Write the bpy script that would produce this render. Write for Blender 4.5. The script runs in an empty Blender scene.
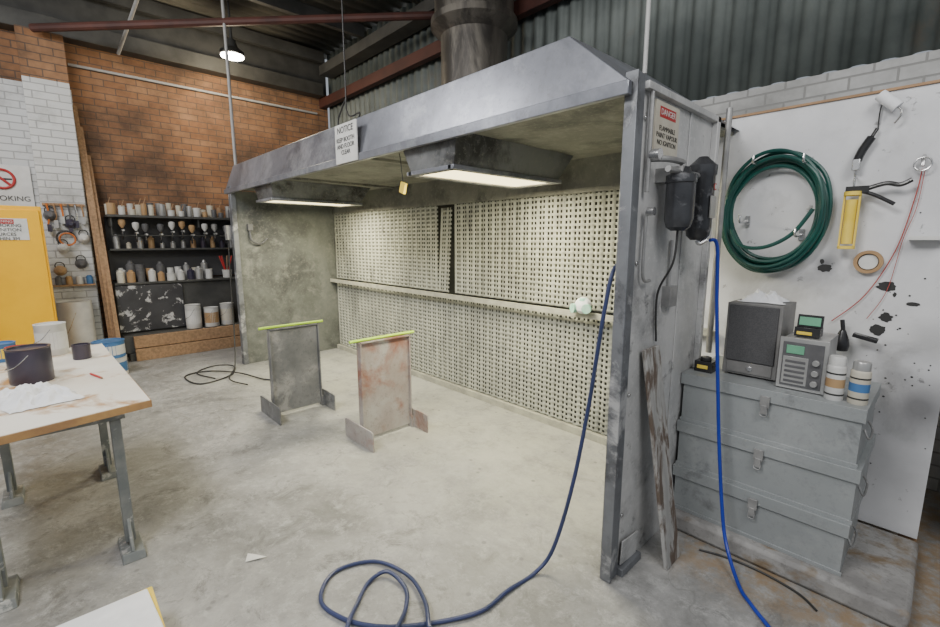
import bpy, math, random
from mathutils import Vector, Matrix, noise
random.seed(7)
SC = bpy.context.scene

# ---------------------------------------------------------------- materials
def nd(nt, t, **k):
    n = nt.nodes.new(t)
    for a, b in k.items():
        setattr(n, a, b)
    return n
def rgba(c): return (c[0], c[1], c[2], 1)
def newmat(name):
    m = bpy.data.materials.new(name); m.use_nodes = True
    nt = m.node_tree; b = nt.nodes['Principled BSDF']
    pos = nd(nt, 'ShaderNodeNewGeometry').outputs['Position']
    return m, nt, b, pos
def noise_n(nt, vec, scale, detail=6, rough=.6, dist=0):
    n = nd(nt, 'ShaderNodeTexNoise'); n.inputs['Scale'].default_value = scale
    n.inputs['Detail'].default_value = detail; n.inputs['Roughness'].default_value = rough
    n.inputs['Distortion'].default_value = dist
    nt.links.new(vec, n.inputs['Vector']); return n.outputs['Fac']
def ramp(nt, fac, stops):
    r = nd(nt, 'ShaderNodeValToRGB'); e = r.color_ramp.elements
    while len(e) < len(stops): e.new(.5)
    for i, (p, c) in enumerate(stops):
        e[i].position = p; e[i].color = rgba(c) if hasattr(c, '__len__') else (c, c, c, 1)
    nt.links.new(fac, r.inputs[0]); return r.outputs[0]
def mix(nt, fac, a, b, mode='MIX'):
    n = nd(nt, 'ShaderNodeMix', data_type='RGBA', blend_type=mode)
    for s, v in ((0, fac), (6, a), (7, b)):
        if hasattr(v, 'links'): nt.links.new(v, n.inputs[s])
        elif s == 0: n.inputs[0].default_value = v
        else: n.inputs[s].default_value = rgba(v)
    return n.outputs[2]
def math_n(nt, op, a, b=None, clamp=False):
    n = nd(nt, 'ShaderNodeMath', operation=op, use_clamp=clamp)
    for i, v in enumerate((a, b)):
        if v is None: continue
        if hasattr(v, 'links'): nt.links.new(v, n.inputs[i])
        else: n.inputs[i].default_value = v
    return n.outputs[0]
def bump(nt, b, h, s=.3, d=.01):
    n = nd(nt, 'ShaderNodeBump'); n.inputs['Strength'].default_value = s; n.inputs['Distance'].default_value = d
    nt.links.new(h, n.inputs['Height']); nt.links.new(n.outputs[0], b.inputs['Normal'])
def stretch(nt, pos, s):
    n = nd(nt, 'ShaderNodeMapping'); n.inputs['Scale'].default_value = s
    nt.links.new(pos, n.inputs[0]); return n.outputs[0]

def M(name, c1, c2=None, scale=6, rough=.6, metal=0, bmp=.1, lo=.38, hi=.62, c3=None, s3=2.0, l3=.55, h3=.65, st=None, emit=0, c4=None, s4=12, l4=.6, h4=.66, speck=None, haze=()):
    m, nt, b, pos = newmat(name)
    vec = stretch(nt, pos, st) if st else pos
    c2 = c2 or tuple(x * .85 for x in c1)
    f = noise_n(nt, vec, scale)
    col = ramp(nt, f, [(lo, c1), (hi, c2)])
    if c3:
        g = noise_n(nt, vec, s3, 8, .65, .4)
        col = mix(nt, ramp(nt, g, [(l3, 0), (h3, 1)]), col, c3)
    if c4:
        g = noise_n(nt, stretch(nt, vec, (1.03, .97, 1.01)), s4, 8, .7, .2)
        col = mix(nt, ramp(nt, g, [(l4, 0), (h4, .85)]), col, c4)
    if speck:
        g = noise_n(nt, pos, 28, 8, .8)
        col = mix(nt, ramp(nt, g, [(.52, 0), (.66, .6)]), col, speck)
    for (p, r, a) in haze:      # sprayed paint patches on the surface
        d = nd(nt, 'ShaderNodeVectorMath', operation='DISTANCE'); nt.links.new(pos, d.inputs[0]); d.inputs[1].default_value = p
        col = mix(nt, ramp(nt, math_n(nt, 'DIVIDE', d.outputs['Value'], r), [(.15, a), (1, 0)]), col, (.04, .04, .045))
    nt.links.new(col, b.inputs['Base Color'])
    b.inputs['Roughness'].default_value = rough; b.inputs['Metallic'].default_value = metal
    if bmp: bump(nt, b, noise_n(nt, pos, 60, 4), bmp, .004)
    if emit:
        nt.links.new(col, b.inputs['Emission Color']); b.inputs['Emission Strength'].default_value = emit
    return m

def brick_mat(name, axis, ca, cb, mort, soot, zsplit=None, white=None, bw=.24, rh=.086):
    m, nt, b, pos = newmat(name)
    s = nd(nt, 'ShaderNodeSeparateXYZ'); nt.links.new(pos, s.inputs[0])
    c = nd(nt, 'ShaderNodeCombineXYZ')
    nt.links.new(s.outputs[axis], c.inputs[0]); nt.links.new(s.outputs[2], c.inputs[1])
    t = nd(nt, 'ShaderNodeTexBrick'); nt.links.new(c.outputs[0], t.inputs['Vector'])
    t.inputs['Scale'].default_value = 1; t.inputs['Brick Width'].default_value = bw; t.inputs['Row Height'].default_value = rh
    t.inputs['Mortar Size'].default_value = .007; t.inputs['Mortar Smooth'].default_value = .3; t.inputs['Bias'].default_value = -.2
    t.inputs['Color1'].default_value = rgba(ca); t.inputs['Color2'].default_value = rgba(cb); t.inputs['Mortar'].default_value = rgba(mort)
    col = t.outputs['Color']
    f = noise_n(nt, pos, .9, 8, .7)
    col = mix(nt, ramp(nt, f, [(.38, 0), (.62, .85)]), col, soot)
    if zsplit is not None:
        t2 = nd(nt, 'ShaderNodeTexBrick'); nt.links.new(c.outputs[0], t2.inputs['Vector'])
        t2.inputs['Scale'].default_value = 1; t2.inputs['Brick Width'].default_value = bw; t2.inputs['Row Height'].default_value = rh
        t2.inputs['Mortar Size'].default_value = .006
        t2.inputs['Color1'].default_value = rgba(white); t2.inputs['Color2'].default_value = rgba(tuple(x * .9 for x in white))
        t2.inputs['Mortar'].default_value = rgba(tuple(x * .6 for x in white))
        k = math_n(nt, 'LESS_THAN', s.outputs[2], zsplit[0])
        if zsplit[1] is not None:
            k = math_n(nt, 'MULTIPLY', k, math_n(nt, 'LESS_THAN', s.outputs[1], zsplit[1]))
        w = mix(nt, ramp(nt, noise_n(nt, pos, 2.5, 8, .7), [(.5, 0), (.7, .6)]), t2.outputs['Color'], (.25, .25, .24))
        col = mix(nt, k, col, w)
    nt.links.new(col, b.inputs['Base Color']); b.inputs['Roughness'].default_value = .9
    inv = math_n(nt, 'SUBTRACT', 1, t.outputs['Fac']); bump(nt, b, inv, .6, .008)
    return m

def floor_mat():
    m, nt, b, pos = newmat('concrete_floor')
    s = nd(nt, 'ShaderNodeSeparateXYZ'); nt.links.new(pos, s.inputs[0])
    col = ramp(nt, noise_n(nt, pos, 1.1, 12, .75, .3), [(.36, (.14, .14, .136)), (.5, (.245, .245, .238)), (.62, (.34, .338, .33))])
    f2 = noise_n(nt, pos, 9, 14, .85, .3)
    col = mix(nt, ramp(nt, f2, [(.50, 0), (.62, .6)]), col, (.44, .44, .425))
    col = mix(nt, ramp(nt, noise_n(nt, pos, 4.5, 14, .85, .6), [(.52, 0), (.62, .7)]), col, (.10, .10, .096))
    def sm(o, a, c):
        n = nd(nt, 'ShaderNodeMapRange', interpolation_type='SMOOTHSTEP'); nt.links.new(o, n.inputs[0])
        n.inputs[1].default_value = a; n.inputs[2].default_value = c; return n.outputs[0]
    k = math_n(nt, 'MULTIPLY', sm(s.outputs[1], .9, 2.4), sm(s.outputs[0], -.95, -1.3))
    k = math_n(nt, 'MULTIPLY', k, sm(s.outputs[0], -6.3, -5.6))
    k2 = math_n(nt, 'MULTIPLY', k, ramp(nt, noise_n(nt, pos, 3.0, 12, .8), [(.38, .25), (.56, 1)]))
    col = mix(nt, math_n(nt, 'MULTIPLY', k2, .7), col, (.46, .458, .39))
    kb = math_n(nt, 'MULTIPLY', sm(s.outputs[1], 1.95, 2.35), sm(s.outputs[0], -.93, -.75))
    kb = math_n(nt, 'MULTIPLY', kb, ramp(nt, noise_n(nt, pos, 7, 12, .8), [(.42, 0), (.56, 1)]))
    col = mix(nt, math_n(nt, 'MULTIPLY', kb, .85), col, (.26, .18, .10))
    v = nd(nt, 'ShaderNodeTexVoronoi', feature='DISTANCE_TO_EDGE'); v.inputs['Scale'].default_value = .38
    dv = nd(nt, 'ShaderNodeVectorMath', operation='ADD')
    nn = nd(nt, 'ShaderNodeTexNoise'); nn.inputs['Scale'].default_value = 3; nt.links.new(pos, nn.inputs['Vector'])
    nt.links.new(pos, dv.inputs[0]); nt.links.new(nn.outputs['Color'], dv.inputs[1]); nt.links.new(dv.outputs[0], v.inputs['Vector'])
    col = mix(nt, ramp(nt, v.outputs['Distance'], [(.0, .35), (.003, 0)]), col, (.1, .1, .095))
    v2 = nd(nt, 'ShaderNodeTexVoronoi'); v2.inputs['Scale'].default_value = 7; nt.links.new(pos, v2.inputs['Vector'])
    col = mix(nt, ramp(nt, v2.outputs['Distance'], [(.06, .6), (.11, 0)]), col, (.14, .14, .14))
    nt.links.new(col, b.inputs['Base Color'])
    nt.links.new(ramp(nt, f2, [(.3, .38), (.7, .75)]), b.inputs['Roughness'])
    bump(nt, b, noise_n(nt, pos, 25, 8), .3, .012)
    return m

m_floor = floor_mat()
m_brickL = brick_mat('brick_left', 1, (.30, .145, .068), (.36, .20, .105), (.14, .10, .075), (.05, .033, .024), (3.5, .5), (.60, .61, .61))
m_brickB = brick_mat('painted_block', 0, (.56, .56, .55), (.48, .48, .48), (.29, .29, .28), (.26, .26, .25))
m_corr = M('corrugated_steel', (.145, .165, .155), (.085, .10, .095), 1.5, .6, .2, .05, c3=(.14, .11, .08), s3=1.2, l3=.6, h3=.8)
m_roof = M('roof_sheet', (.19, .18, .15), (.11, .105, .09), 1.2, .7, .1, 0)
m_beam = M('dark_steel_beam', (.075, .075, .07), (.045, .045, .043), 3, .6, .2)
m_red = M('red_oxide_beam', (.085, .028, .02), (.05, .018, .014), 3, .65)
m_galv = M('galvanised_hood', (.34, .355, .405), (.22, .23, .26), 1.6, .32, .6, .06, c3=(.075, .078, .09), s3=.9, l3=.48, h3=.66, c4=(.62, .64, .68), s4=1.3, l4=.50, h4=.70, speck=(.20, .205, .22))
m_canopy = M('canopy_light_case', (.23, .24, .245), (.13, .135, .14), 2.6, .4, .4, .08, c3=(.05, .05, .05), s3=2.5, l3=.48, h3=.62, speck=(.3, .3, .27))
m_galv2 = M('steel_panel_painted', (.54, .54, .535), (.41, .415, .415), 3, .5, .1, .1, c3=(.17, .17, .17), s3=2.0, l3=.52, h3=.68, c4=(.08, .08, .08), s4=7, l4=.6, h4=.7, speck=(.64, .64, .63))
m_fit = M('pipe_fitting_grey', (.34, .34, .335), (.24, .24, .24), 9, .45, .4, .1)
m_post = M('steel_post', (.19, .20, .215), (.12, .125, .135), 5, .5, .35, .1, c3=(.42, .425, .43), s3=5, l3=.52, h3=.62, c4=(.05, .05, .055), s4=4, l4=.54, h4=.66)
m_inner = M('booth_overspray_panel', (.165, .175, .158), (.11, .118, .107), 3, .65, .1, .15, c3=(.05, .053, .052), s3=1.6, l3=.46, h3=.66, c4=(.26, .265, .235), s4=4, l4=.54, h4=.72, speck=(.21, .21, .185))
m_ceilb = M('booth_roof_underside', (.27, .27, .225), (.18, .18, .155), 3, .7, .1, .1, c3=(.10, .10, .09), s3=2, l3=.5, h3=.64, speck=(.36, .355, .29))
m_filter = M('filter_card', (.45, .458, .385), (.37, .378, .325), 2, .85, 0, .1, c3=(.22, .228, .20), s3=.9, l3=.44, h3=.64, c4=(.17, .173, .16), s4=3.0, l4=.56, h4=.7, st=(1, 1, .45))
m_void = M('filter_void', (.075, .077, .065), (.05, .052, .045), 3, .9)
m_rail = M('dusty_rail', (.42, .415, .33), (.29, .287, .24), 8, .7)
m_white = M('whitewashed_board', (.66, .665, .68), (.57, .575, .59), 3, .65, 0, .08, c3=(.40, .40, .40), s3=2.4, l3=.54, h3=.74, c4=(.24, .24, .24), s4=16, l4=.63, h4=.68,
            haze=[((-.02, 3.07, .78), .22, .75), ((-.02, 3.07, 1.1), .14, .35), ((-.46, 3.07, 1.47), .07, .6), ((-.14, 3.07, .95), .12, .3), ((-.15, 3.07, .45), .35, .3)])
m_black = M('black_plastic', (.02, .02, .022), (.03, .03, .03), 10, .25)
m_blackrough = M('black_grille', (.055, .055, .058), (.08, .08, .083), 200, .8)
m_char = M('charcoal_plastic', (.085, .085, .09), (.11, .11, .115), 20, .45)
m_spk = M('loudspeaker_case', (.20, .195, .19), (.14, .14, .138), 8, .5, 0, .1)
m_bowl = M('smoked_bowl', (.07, .072, .078), (.035, .036, .04), 5, .15, .4, 0, c3=(.22, .22, .23), s3=5, l3=.56, h3=.64)  # lighter grey puts a slight highlight into the bowl colour
m_yellow = M('yellow_enamel', (.92, .50, .0), (.86, .45, .0), 3, .35)
m_ylw2 = M('yellow_plastic', (.75, .55, .05), (.8, .6, .1), 6, .5)
m_lemon = M('green_masking_tape', (.50, .75, .05), (.42, .68, .04), 10, .6)
m_wood = M('timber', (.36, .22, .12), (.24, .15, .08), 5, .75, 0, .1, st=(1, 6, 6))
m_ply = M('plywood_stained_top', (.66, .61, .52), (.74, .71, .64), 2, .5, 0, .05, c3=(.40, .21, .07), s3=3.0, l3=.53, h3=.64)
m_plyedge = M('plywood_edge', (.42, .25, .10), (.3, .17, .08), 8, .6)
m_leg = M('table_leg_steel', (.15, .165, .17), (.22, .23, .225), 9, .6, .2, .1, c3=(.42, .42, .40), s3=12, l3=.56, h3=.64)
m_stand = M('stand_steel_grey', (.20, .205, .212), (.13, .135, .14), 4, .55, .2, .1, c3=(.30, .30, .295), s3=5, l3=.52, h3=.64, speck=(.09, .09, .09))
m_standred = M('stand_steel_rusty', (.30, .26, .24), (.38, .365, .35), 3, .55, .1, .1, c3=(.26, .12, .085), s3=2.4, l3=.5, h3=.64, speck=(.18, .16, .15))
m_crate = M('steel_chest_paint', (.285, .305, .31), (.335, .355, .36), 2, .45, .25, .06, c3=(.42, .435, .435), s3=2, l3=.54, h3=.70, c4=(.15, .155, .16), s4=4, l4=.60, h4=.72, speck=(.24, .25, .25))
m_conc = M('plinth_concrete', (.33, .325, .315), (.21, .205, .20), 5, .85, 0, .5, c3=(.20, .15, .095), s3=3.5, l3=.52, h3=.62, speck=(.12, .115, .11))
m_hoseg = M('green_rubber_hose', (.008, .08, .063), (.006, .055, .047), 6, .35)
m_hoseb = M('blue_air_hose', (.01, .035, .33), (.01, .03, .28), 6, .35)
m_hosen = M('navy_air_hose', (.03, .042, .12), (.025, .037, .09), 6, .4)
m_cable = M('black_cable', (.03, .03, .03), None, 6, .5)
m_redw = M('red_wire', (.4, .06, .05), None, 6, .5)
m_rag = M('white_cloth', (.78, .79, .81), (.68, .69, .71), 8, .9)
m_paper = M('label_white', (.66, .66, .64), (.58, .58, .56), 10, .6)
m_dred = M('sign_red', (.45, .03, .03), None, 8, .5)
m_cream = M('label_cream', (.55, .52, .43), (.48, .44, .36), 10, .6)
m_ink = M('print_black', (.03, .03, .03), None, 10, .6)
m_chrome = M('bright_metal', (.6, .6, .6), (.5, .5, .5), 8, .25, .9, 0)
m_tinw = M('tin_white', (.60, .60, .58), (.5, .5, .49), 6, .4)
m_tinb = M('tin_blue', (.06, .17, .38), (.05, .14, .3), 6, .4)
m_tink = M('tin_dark', (.03, .028, .05), (.05, .04, .06), 6, .3)
m_tang = M('tin_tan', (.40, .26, .13), (.33, .2, .1), 6, .5)
m_silver = M('silver_box', (.45, .45, .44), (.36, .36, .355), 6, .35, .5)
m_green = M('lcd_green', (.15, .4, .25), None, 10, .3)
m_blkspl = M('splattered_black_panel', (.025, .025, .03), (.045, .045, .05), 3, .5, 0, .1, c3=(.5, .5, .5), s3=7, l3=.55, h3=.60)
m_duct = M('duct_steel', (.17, .155, .13), (.10, .09, .078), 3, .45, .5, .1, c3=(.05, .045, .04), s3=2, l3=.48, h3=.6, st=(2, 2, .5))
m_mint = M('mint_filter', (.22, .55, .40), (.42, .62, .52), 14, .8)
m_plank = M('painted_old_plank', (.30, .30, .29), (.42, .415, .40), 5, .8, 0, .3, c3=(.12, .09, .07), s3=5, l3=.48, h3=.58, st=(3, 3, .8))
m_glow = M('fluorescent_diffuser', (1, .83, .42), (1, .85, .45), 2, .4, 0, 0, emit=4)
m_lampglow = M('lamp_lens', (1, .97, .88), (1, .97, .88), 2, .4, 0, 0, emit=30)
m_skin = M('aged_grey_conduit', (.38, .38, .37), None, 6, .5)
m_orange = M('orange_plastic', (.55, .16, .03), None, 6, .5)

# ---------------------------------------------------------------- mesh builder
class B:
    def __init__(s): s.v = []; s.f = []; s.m = []; s.mats = []
    def mi(s, mat):
        if mat not in s.mats: s.mats.append(mat)
        return s.mats.index(mat)
    def add(s, vs, fs, mat):
        o = len(s.v); s.v += [Vector(v) for v in vs]; i = s.mi(mat)
        for f in fs: s.f.append([o + k for k in f]); s.m.append(i)
        return s
    def box(s, a, b, mat, rot=None, piv=None):
        vs = [Vector((x, y, z)) for x in (a[0], b[0]) for y in (a[1], b[1]) for z in (a[2], b[2])]
        if rot is not None:
            p = Vector(piv) if piv else (Vector(a) + Vector(b)) / 2
            vs = [rot @ (v - p) + p for v in vs]
        return s.hexa(vs, mat)
    def hexa(s, vs, mat):
        return s.add(vs, [(0, 1, 3, 2), (4, 6, 7, 5), (0, 4, 5, 1), (2, 3, 7, 6), (0, 2, 6, 4), (1, 5, 7, 3)], mat)
    def frust(s, a, b, z0, a2, b2, z1, mat):
        vs = []
        for x in (0, 1):
            for y in (0, 1):
                vs.append(((a, b)[x][0], (a, b)[y][1], z0)); vs.append(((a2, b2)[x][0], (a2, b2)[y][1], z1))
        return s.hexa(vs, mat)
    def cyl(s, p0, p1, r0, mat, r1=None, n=24, caps=True):
        p0, p1 = Vector(p0), Vector(p1); r1 = r0 if r1 is None else r1
        d = (p1 - p0).normalized(); u = d.orthogonal().normalized(); w = d.cross(u)
        vs = []
        for p, r in ((p0, r0), (p1, r1)):
            for i in range(n):
                a = 2 * math.pi * i / n; vs.append(p + (u * math.cos(a) + w * math.sin(a)) * r)
        fs = [(i, (i + 1) % n, n + (i + 1) % n, n + i) for i in range(n)]
        if caps: fs += [tuple(range(n))[::-1], tuple(range(n, 2 * n))]
        return s.add(vs, fs, mat)
    def lathe(s, o, prof, mat, n=28, axis=(0, 0, 1)):
        o = Vector(o); d = Vector(axis).normalized(); u = d.orthogonal().normalized(); w = d.cross(u)
        vs = []
        for r, z in prof:
            for i in range(n):
                a = 2 * math.pi * i / n; vs.append(o + d * z + (u * math.cos(a) + w * math.sin(a)) * max(r, .0004))
        fs = []
        for k in range(len(prof) - 1):
            for i in range(n):
                j = (i + 1) % n; fs.append((k * n + i, k * n + j, (k + 1) * n + j, (k + 1) * n + i))
        fs += [tuple(range(n))[::-1], tuple(range((len(prof) - 1) * n, len(prof) * n))]
        return s.add(vs, fs, mat)
    def tube(s, pts, r, mat, n=10, sub=8, closed=False, straight=False):
        P = [Vector(p) for p in pts]
        if straight: Q = P
        else:
            Q = []; L = len(P)
            rng = range(L) if closed else range(L - 1)
            for i in rng:
                if closed: a, b, c, d = P[(i - 1) % L], P[i], P[(i + 1) % L], P[(i + 2) % L]
                else: a, b, c, d = P[max(i - 1, 0)], P[i], P[i + 1], P[min(i + 2, L - 1)]
                for k in range(sub):
                    t = k / sub
                    Q.append(.5 * ((2 * b) + (c - a) * t + (2 * a - 5 * b + 4 * c - d) * t * t + (3 * b - a - 3 * c + d) * t ** 3))
            if not closed: Q.append(P[-1])
        m = len(Q); vs = []; u = None
        for i in range(m):
            if closed: t = (Q[(i + 1) % m] - Q[i - 1]).normalized()
            else: t = (Q[min(i + 1, m - 1)] - Q[max(i - 1, 0)]).normalized()
            u = t.orthogonal().normalized() if u is None else (u - t * u.dot(t)).normalized()
            w = t.cross(u)
            for k in range(n):
                a = 2 * math.pi * k / n; vs.append(Q[i] + (u * math.cos(a) + w * math.sin(a)) * r)
        fs = []
        for i in range(m if closed else m - 1):
            for k in range(n):
                k2 = (k + 1) % n; i2 = (i + 1) % m
                fs.append((i * n + k, i * n + k2, i2 * n + k2, i2 * n + k))
        if not closed: fs += [tuple(range(n))[::-1], tuple(range((m - 1) * n, m * n))]
        return s.add(vs, fs, mat)
    def torus(s, c, R, r, mat, axis='Y', n=32, k=10, sx=1):
        pts = []
        for i in range(n):
            a = 2 * math.pi * i / n; x, y = R * math.cos(a) * sx, R * math.sin(a)
            pts.append(Vector(c) + {'Y': Vector((x, 0, y)), 'X': Vector((0, x, y)), 'Z': Vector((x, y, 0))}[axis])
        return s.tube(pts, r, mat, k, closed=True, straight=True)
    def build(s, name, parent=None, bevel=0, ang=35):
        me = bpy.data.meshes.new(name)
        lo = Vector([min(v[i] for v in s.v) for i in range(3)]); hi = Vector([max(v[i] for v in s.v) for i in range(3)])
        c = (lo + hi) / 2
        me.from_pydata([v - c for v in s.v], [], s.f)
        for m in s.mats: me.materials.append(m)
        for p, i in zip(me.polygons, s.m): p.material_index = i; p.use_smooth = True
        import bmesh
        bm = bmesh.new(); bm.from_mesh(me); bmesh.ops.recalc_face_normals(bm, faces=bm.faces[:]); bm.to_mesh(me); bm.free()
        me.set_sharp_from_angle(angle=math.radians(ang))
        o = bpy.data.objects.new(name, me); SC.collection.objects.link(o); o.location = c
        if parent: o.parent = parent
        if bevel:
            b = o.modifiers.new('bevel', 'BEVEL'); b.width = bevel; b.segments = 2; b.limit_method = 'ANGLE'; b.angle_limit = math.radians(40)
        return o
def empty(name):
    e = bpy.data.objects.new(name, None); SC.collection.objects.link(e); return e
def text(body, loc, size, facing, mat, parent, align='CENTER', name='lettering'):
    cu = bpy.data.curves.new(name, 'FONT'); cu.body = body; cu.size = size; cu.align_x = align; cu.align_y = 'CENTER'; cu.extrude = .0006
    o = bpy.data.objects.new(name, cu); SC.collection.objects.link(o)
    o.location = loc
    o.rotation_euler = {'-Y': (math.pi / 2, 0, 0), '+X': (math.pi / 2, 0, math.pi / 2)}[facing]
    cu.materials.append(mat); o.parent = parent
    return o
def rag(name, c, sx, sy, h, mat, seed=0, n=44, parent=None, rot=0):
    vs = []; fs = []; cr, sr = math.cos(rot), math.sin(rot)
    for i in range(n + 1):
        for j in range(n + 1):
            u = i / n * 2 - 1; v = j / n * 2 - 1
            w = noise.noise(Vector((u * 1.8 + seed, v * 1.8, seed))); w2 = noise.noise(Vector((u * 5 + seed, v * 5, seed + 3)))
            ridge = 1 - abs(noise.noise(Vector((u * 3 + seed, v * 3, seed + 9)))) * 3
            e = max(0, 1 - max(abs(u), abs(v)) ** 3)
            z = .004 + max(0, (.35 + w * .9 + max(ridge, 0) * .35 + w2 * .12)) * h * e
            rr = 1 + .3 * noise.noise(Vector((math.cos(math.atan2(v, u)) * 1.6 + seed, math.sin(math.atan2(v, u)) * 1.6, 1)))
            px, py = u * sx * rr + w2 * .08 * sx, v * sy * rr + w * .12 * sy
            vs.append((c[0] + px * cr - py * sr, c[1] + px * sr + py * cr, c[2] + z))
    for i in range(n):
        for j in range(n):
            a = i * (n + 1) + j; fs.append((a, a + n + 1, a + n + 2, a + 1))
    b = B(); b.add(vs, fs, mat); return b.build(name, parent, ang=80)
def Rx(a): return Matrix.Rotation(math.radians(a), 3, 'X')
def Ry(a): return Matrix.Rotation(math.radians(a), 3, 'Y')
def Rz(a): return Matrix.Rotation(math.radians(a), 3, 'Z')

# ---------------------------------------------------------------- room shell
B().box((-9, -5, -.1), (4, 4.2, 0), m_floor).build('floor')
B().box((-8.25, -5, 0), (-8, 4.02, 4.15), m_brickL).build('wall_left')
B().box((-8.25, -5, 4.15), (-8.02, 4.02, 4.79), m_beam).build('wall_left_upper')  # dark panel put in where the brick darkens near the roof
B().box((-8.0, .05, 0), (-7.7, .47, 4.05), m_brickL).build('trim_1')
B().box((-8.25, 4.02, 0), (4, 4.25, 2.72), m_brickB).build('wall_back')
def corr(name, x0, x1, amp, pitch, fn, mat, parent=None):
    n = int((x1 - x0) / pitch * 8); vs = []; fs = []
    prof = [0, 0, .15, .85, 1, 1, .85, .15]
    for i in range(n + 1):
        x = x0 + i * pitch / 8; d = prof[i % 8] * amp
        vs += fn(x, d)
    for i in range(n): fs.append((2 * i, 2 * i + 2, 2 * i + 3, 2 * i + 1))
    o = B().add(vs, fs, mat).build(name, parent, ang=20)
    sm = o.modifiers.new('thick', 'SOLIDIFY'); sm.thickness = .004
    return o
corr('wall_back_cladding', -8, 4, .035, .15, lambda x, d: [(x, 4.06 - d, 2.73), (x, 4.06 - d, 4.8)], m_corr)
corr('ceiling', -9, 4, .04, .2, lambda x, d: [(x, -5, 4.84 - d), (x, 4.1, 4.84 - d)], m_roof)
b = B()
for x in (-7.85, -6.5, -5.1, -3.7, -2.3, -.9, .5): b.box((x - .04, -5, 4.62), (x + .04, 3.9, 4.79), m_beam)
b.build('trim_2')
b = B(); b.box((-8, 3.86, 3.90), (4, 3.96, 4.05), m_red); b.build('trim_3', bevel=.005)
B().box((-8.0, -5, 4.06), (-7.78, 3.85, 4.26), m_beam).build('trim_4', bevel=.005)
B().tube([(-7.6, .2, 4.02), (-4.6, 3.82, 4.29)], .045, m_red, straight=True).build('trim_5')
B().tube([(-7.97, .5, 3.80), (-7.97, 3.8, 3.80)], .018, m_skin, straight=True).build('trim_6')
B().tube([(-7.7, 1.0, 3.98), (-5.8, 1.2, 4.6)], .02, m_skin, straight=True).build('trim_7')
b = B(); b.box((-7.7, 3.75, 4.35), (4, 3.98, 4.5), m_beam); b.box((-3.2, -4, 4.42), (-3.05, 3.7, 4.6), m_beam); b.build('trim_8')

# ---------------------------------------------------------------- spray booth
XR, XL, YF, YB, YE = -.94, -6.15, 1.78, 3.12, 2.67
booth = empty('spray_booth')
b = B()
b.box((XL - .04, YF, 0), (XL, 3.9, 2.2), m_inner); b.box((XL - .07, YF - .03, 0), (XL + .02, YF + .03, 2.25), m_post)
b.build('side_panel_far', booth, .004)
b = B()
b.box((XR - .03, YF + .05, 0), (XR, YE, 2.235), m_galv2)
b.box((XR - .03, YF - .005, 0), (XR + .012, YF + .07, 2.26), m_post)
b.box((XR - .035, YF - .01, 0), (XR + .02, YF + .002, 2.26), m_post)
b.box((XR, YE - .04, 0), (XR + .03, YE, 2.235), m_galv2)
b.box((XR, YF + .07, 2.205), (XR + .03, YE, 2.235), m_galv2)
b.box((XR, 2.34, 0), (XR + .006, 2.37, 2.21), m_galv2)
b.box((XR, YF + .07, .0), (XR + .04, 2.04, .04), m_post); b.box((XR + .012, YF + .09, .04), (XR + .02, 2.03, .16), m_galv2, rot=Rx(-6))
for z in (.3, .9, 1.5, 2.1):
    b.cyl((XR, YF + .1, z), (XR + .01, YF + .1, z), .01, m_chrome, n=8)
b.build('side_panel_near', booth, .003)
# hood
b = B()
F = [(-6.32, 1.75, 2.215), (XR, 1.75, 2.215), (-1.27, 1.80, 2.49), (-6.1, 1.80, 2.49)]
Rr = [(-6.2, 3.1, 2.235), (XR, 3.1, 2.235), (-1.27, 2.5, 2.505), (-6.1, 2.5, 2.505)]
b.add(F + Rr, [(0, 1, 2, 3), (1, 5, 6, 2), (3, 2, 6, 7), (0, 3, 7, 4), (5, 4, 7, 6)], m_galv)
b.box((-6.33, 1.735, 2.165), (XR, 1.765, 2.22), m_galv)
b.build('hood', booth, .004)
b = B(); b.box((-6.2, 1.766, 2.215), (XR - .03, 3.1, 2.23), m_ceilb)
b.box((-6.15, 3.08, 1.96), (XR - .03, 3.11, 2.215), m_ceilb)
for x in (-4.6, -3.1): b.box((x, 1.77, 2.195), (x + .04, 3.08, 2.216), m_ceilb)
b.build('roof_lining', booth)
b = B()
b.box((-6.15, 3.28, 0), (-1.15, 3.30, 2.0), m_void); b.box((-6.15, 3.3, 0), (-1.12, 3.92, 2.27), m_galv2)
b.build('exhaust_plenum', booth)
def filt(x0, x1, z0, z1, name, tilt=0):
    p = .044; nx = int((x1 - x0) / p); nz = int((z1 - z0) / p)
    xs = []; zs = []
    for i in range(nx): xs += [x0 + i * p, x0 + i * p + .0245]
    xs.append(x0 + nx * p)
    for j in range(nz): zs += [z0 + j * p, z0 + j * p + .0205]
    zs.append(z0 + nz * p)
    vs = []; fs = []
    for i, x in enumerate(xs):
        d = (.0, .012, .012, .0)[i % 4]
        for z in zs: vs.append((x + tilt * (z - z0), YB - .02 + d, z))
    m = len(zs)
    for i in range(len(xs) - 1):
        for j in range(m - 1):
            if i % 2 == 1 and j % 2 == 1: continue
            a = i * m + j; fs.append((a, a + m, a + m + 1, a + 1))
    o = B().add(vs, fs, m_filter).build(name, booth, ang=20)
    s = o.modifiers.new('t', 'SOLIDIFY'); s.thickness = .003
filt(-6.13, -3.76, 1.05, 1.98, 'filter_upper_far')
filt(-3.52, -1.12, 1.05, 1.98, 'filter_upper_near')
filt(-6.13, -1.12, .06, 1.0, 'filter_lower')
filt(-3.79, -3.58, 1.05, 1.93, 'filter_loose_panel', .07)
b = B()
b.box((-6.15, 3.0, 1.0), (XR - .03, 3.06, 1.03), m_rail); b.box((-6.15, 3.0, 1.03), (XR - .03, 3.01, 1.05), m_rail)
b.box((-6.15, 3.06, 0), (-1.12, 3.10, .06), m_rail)
b.build('filter_rails', booth, .002)
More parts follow.
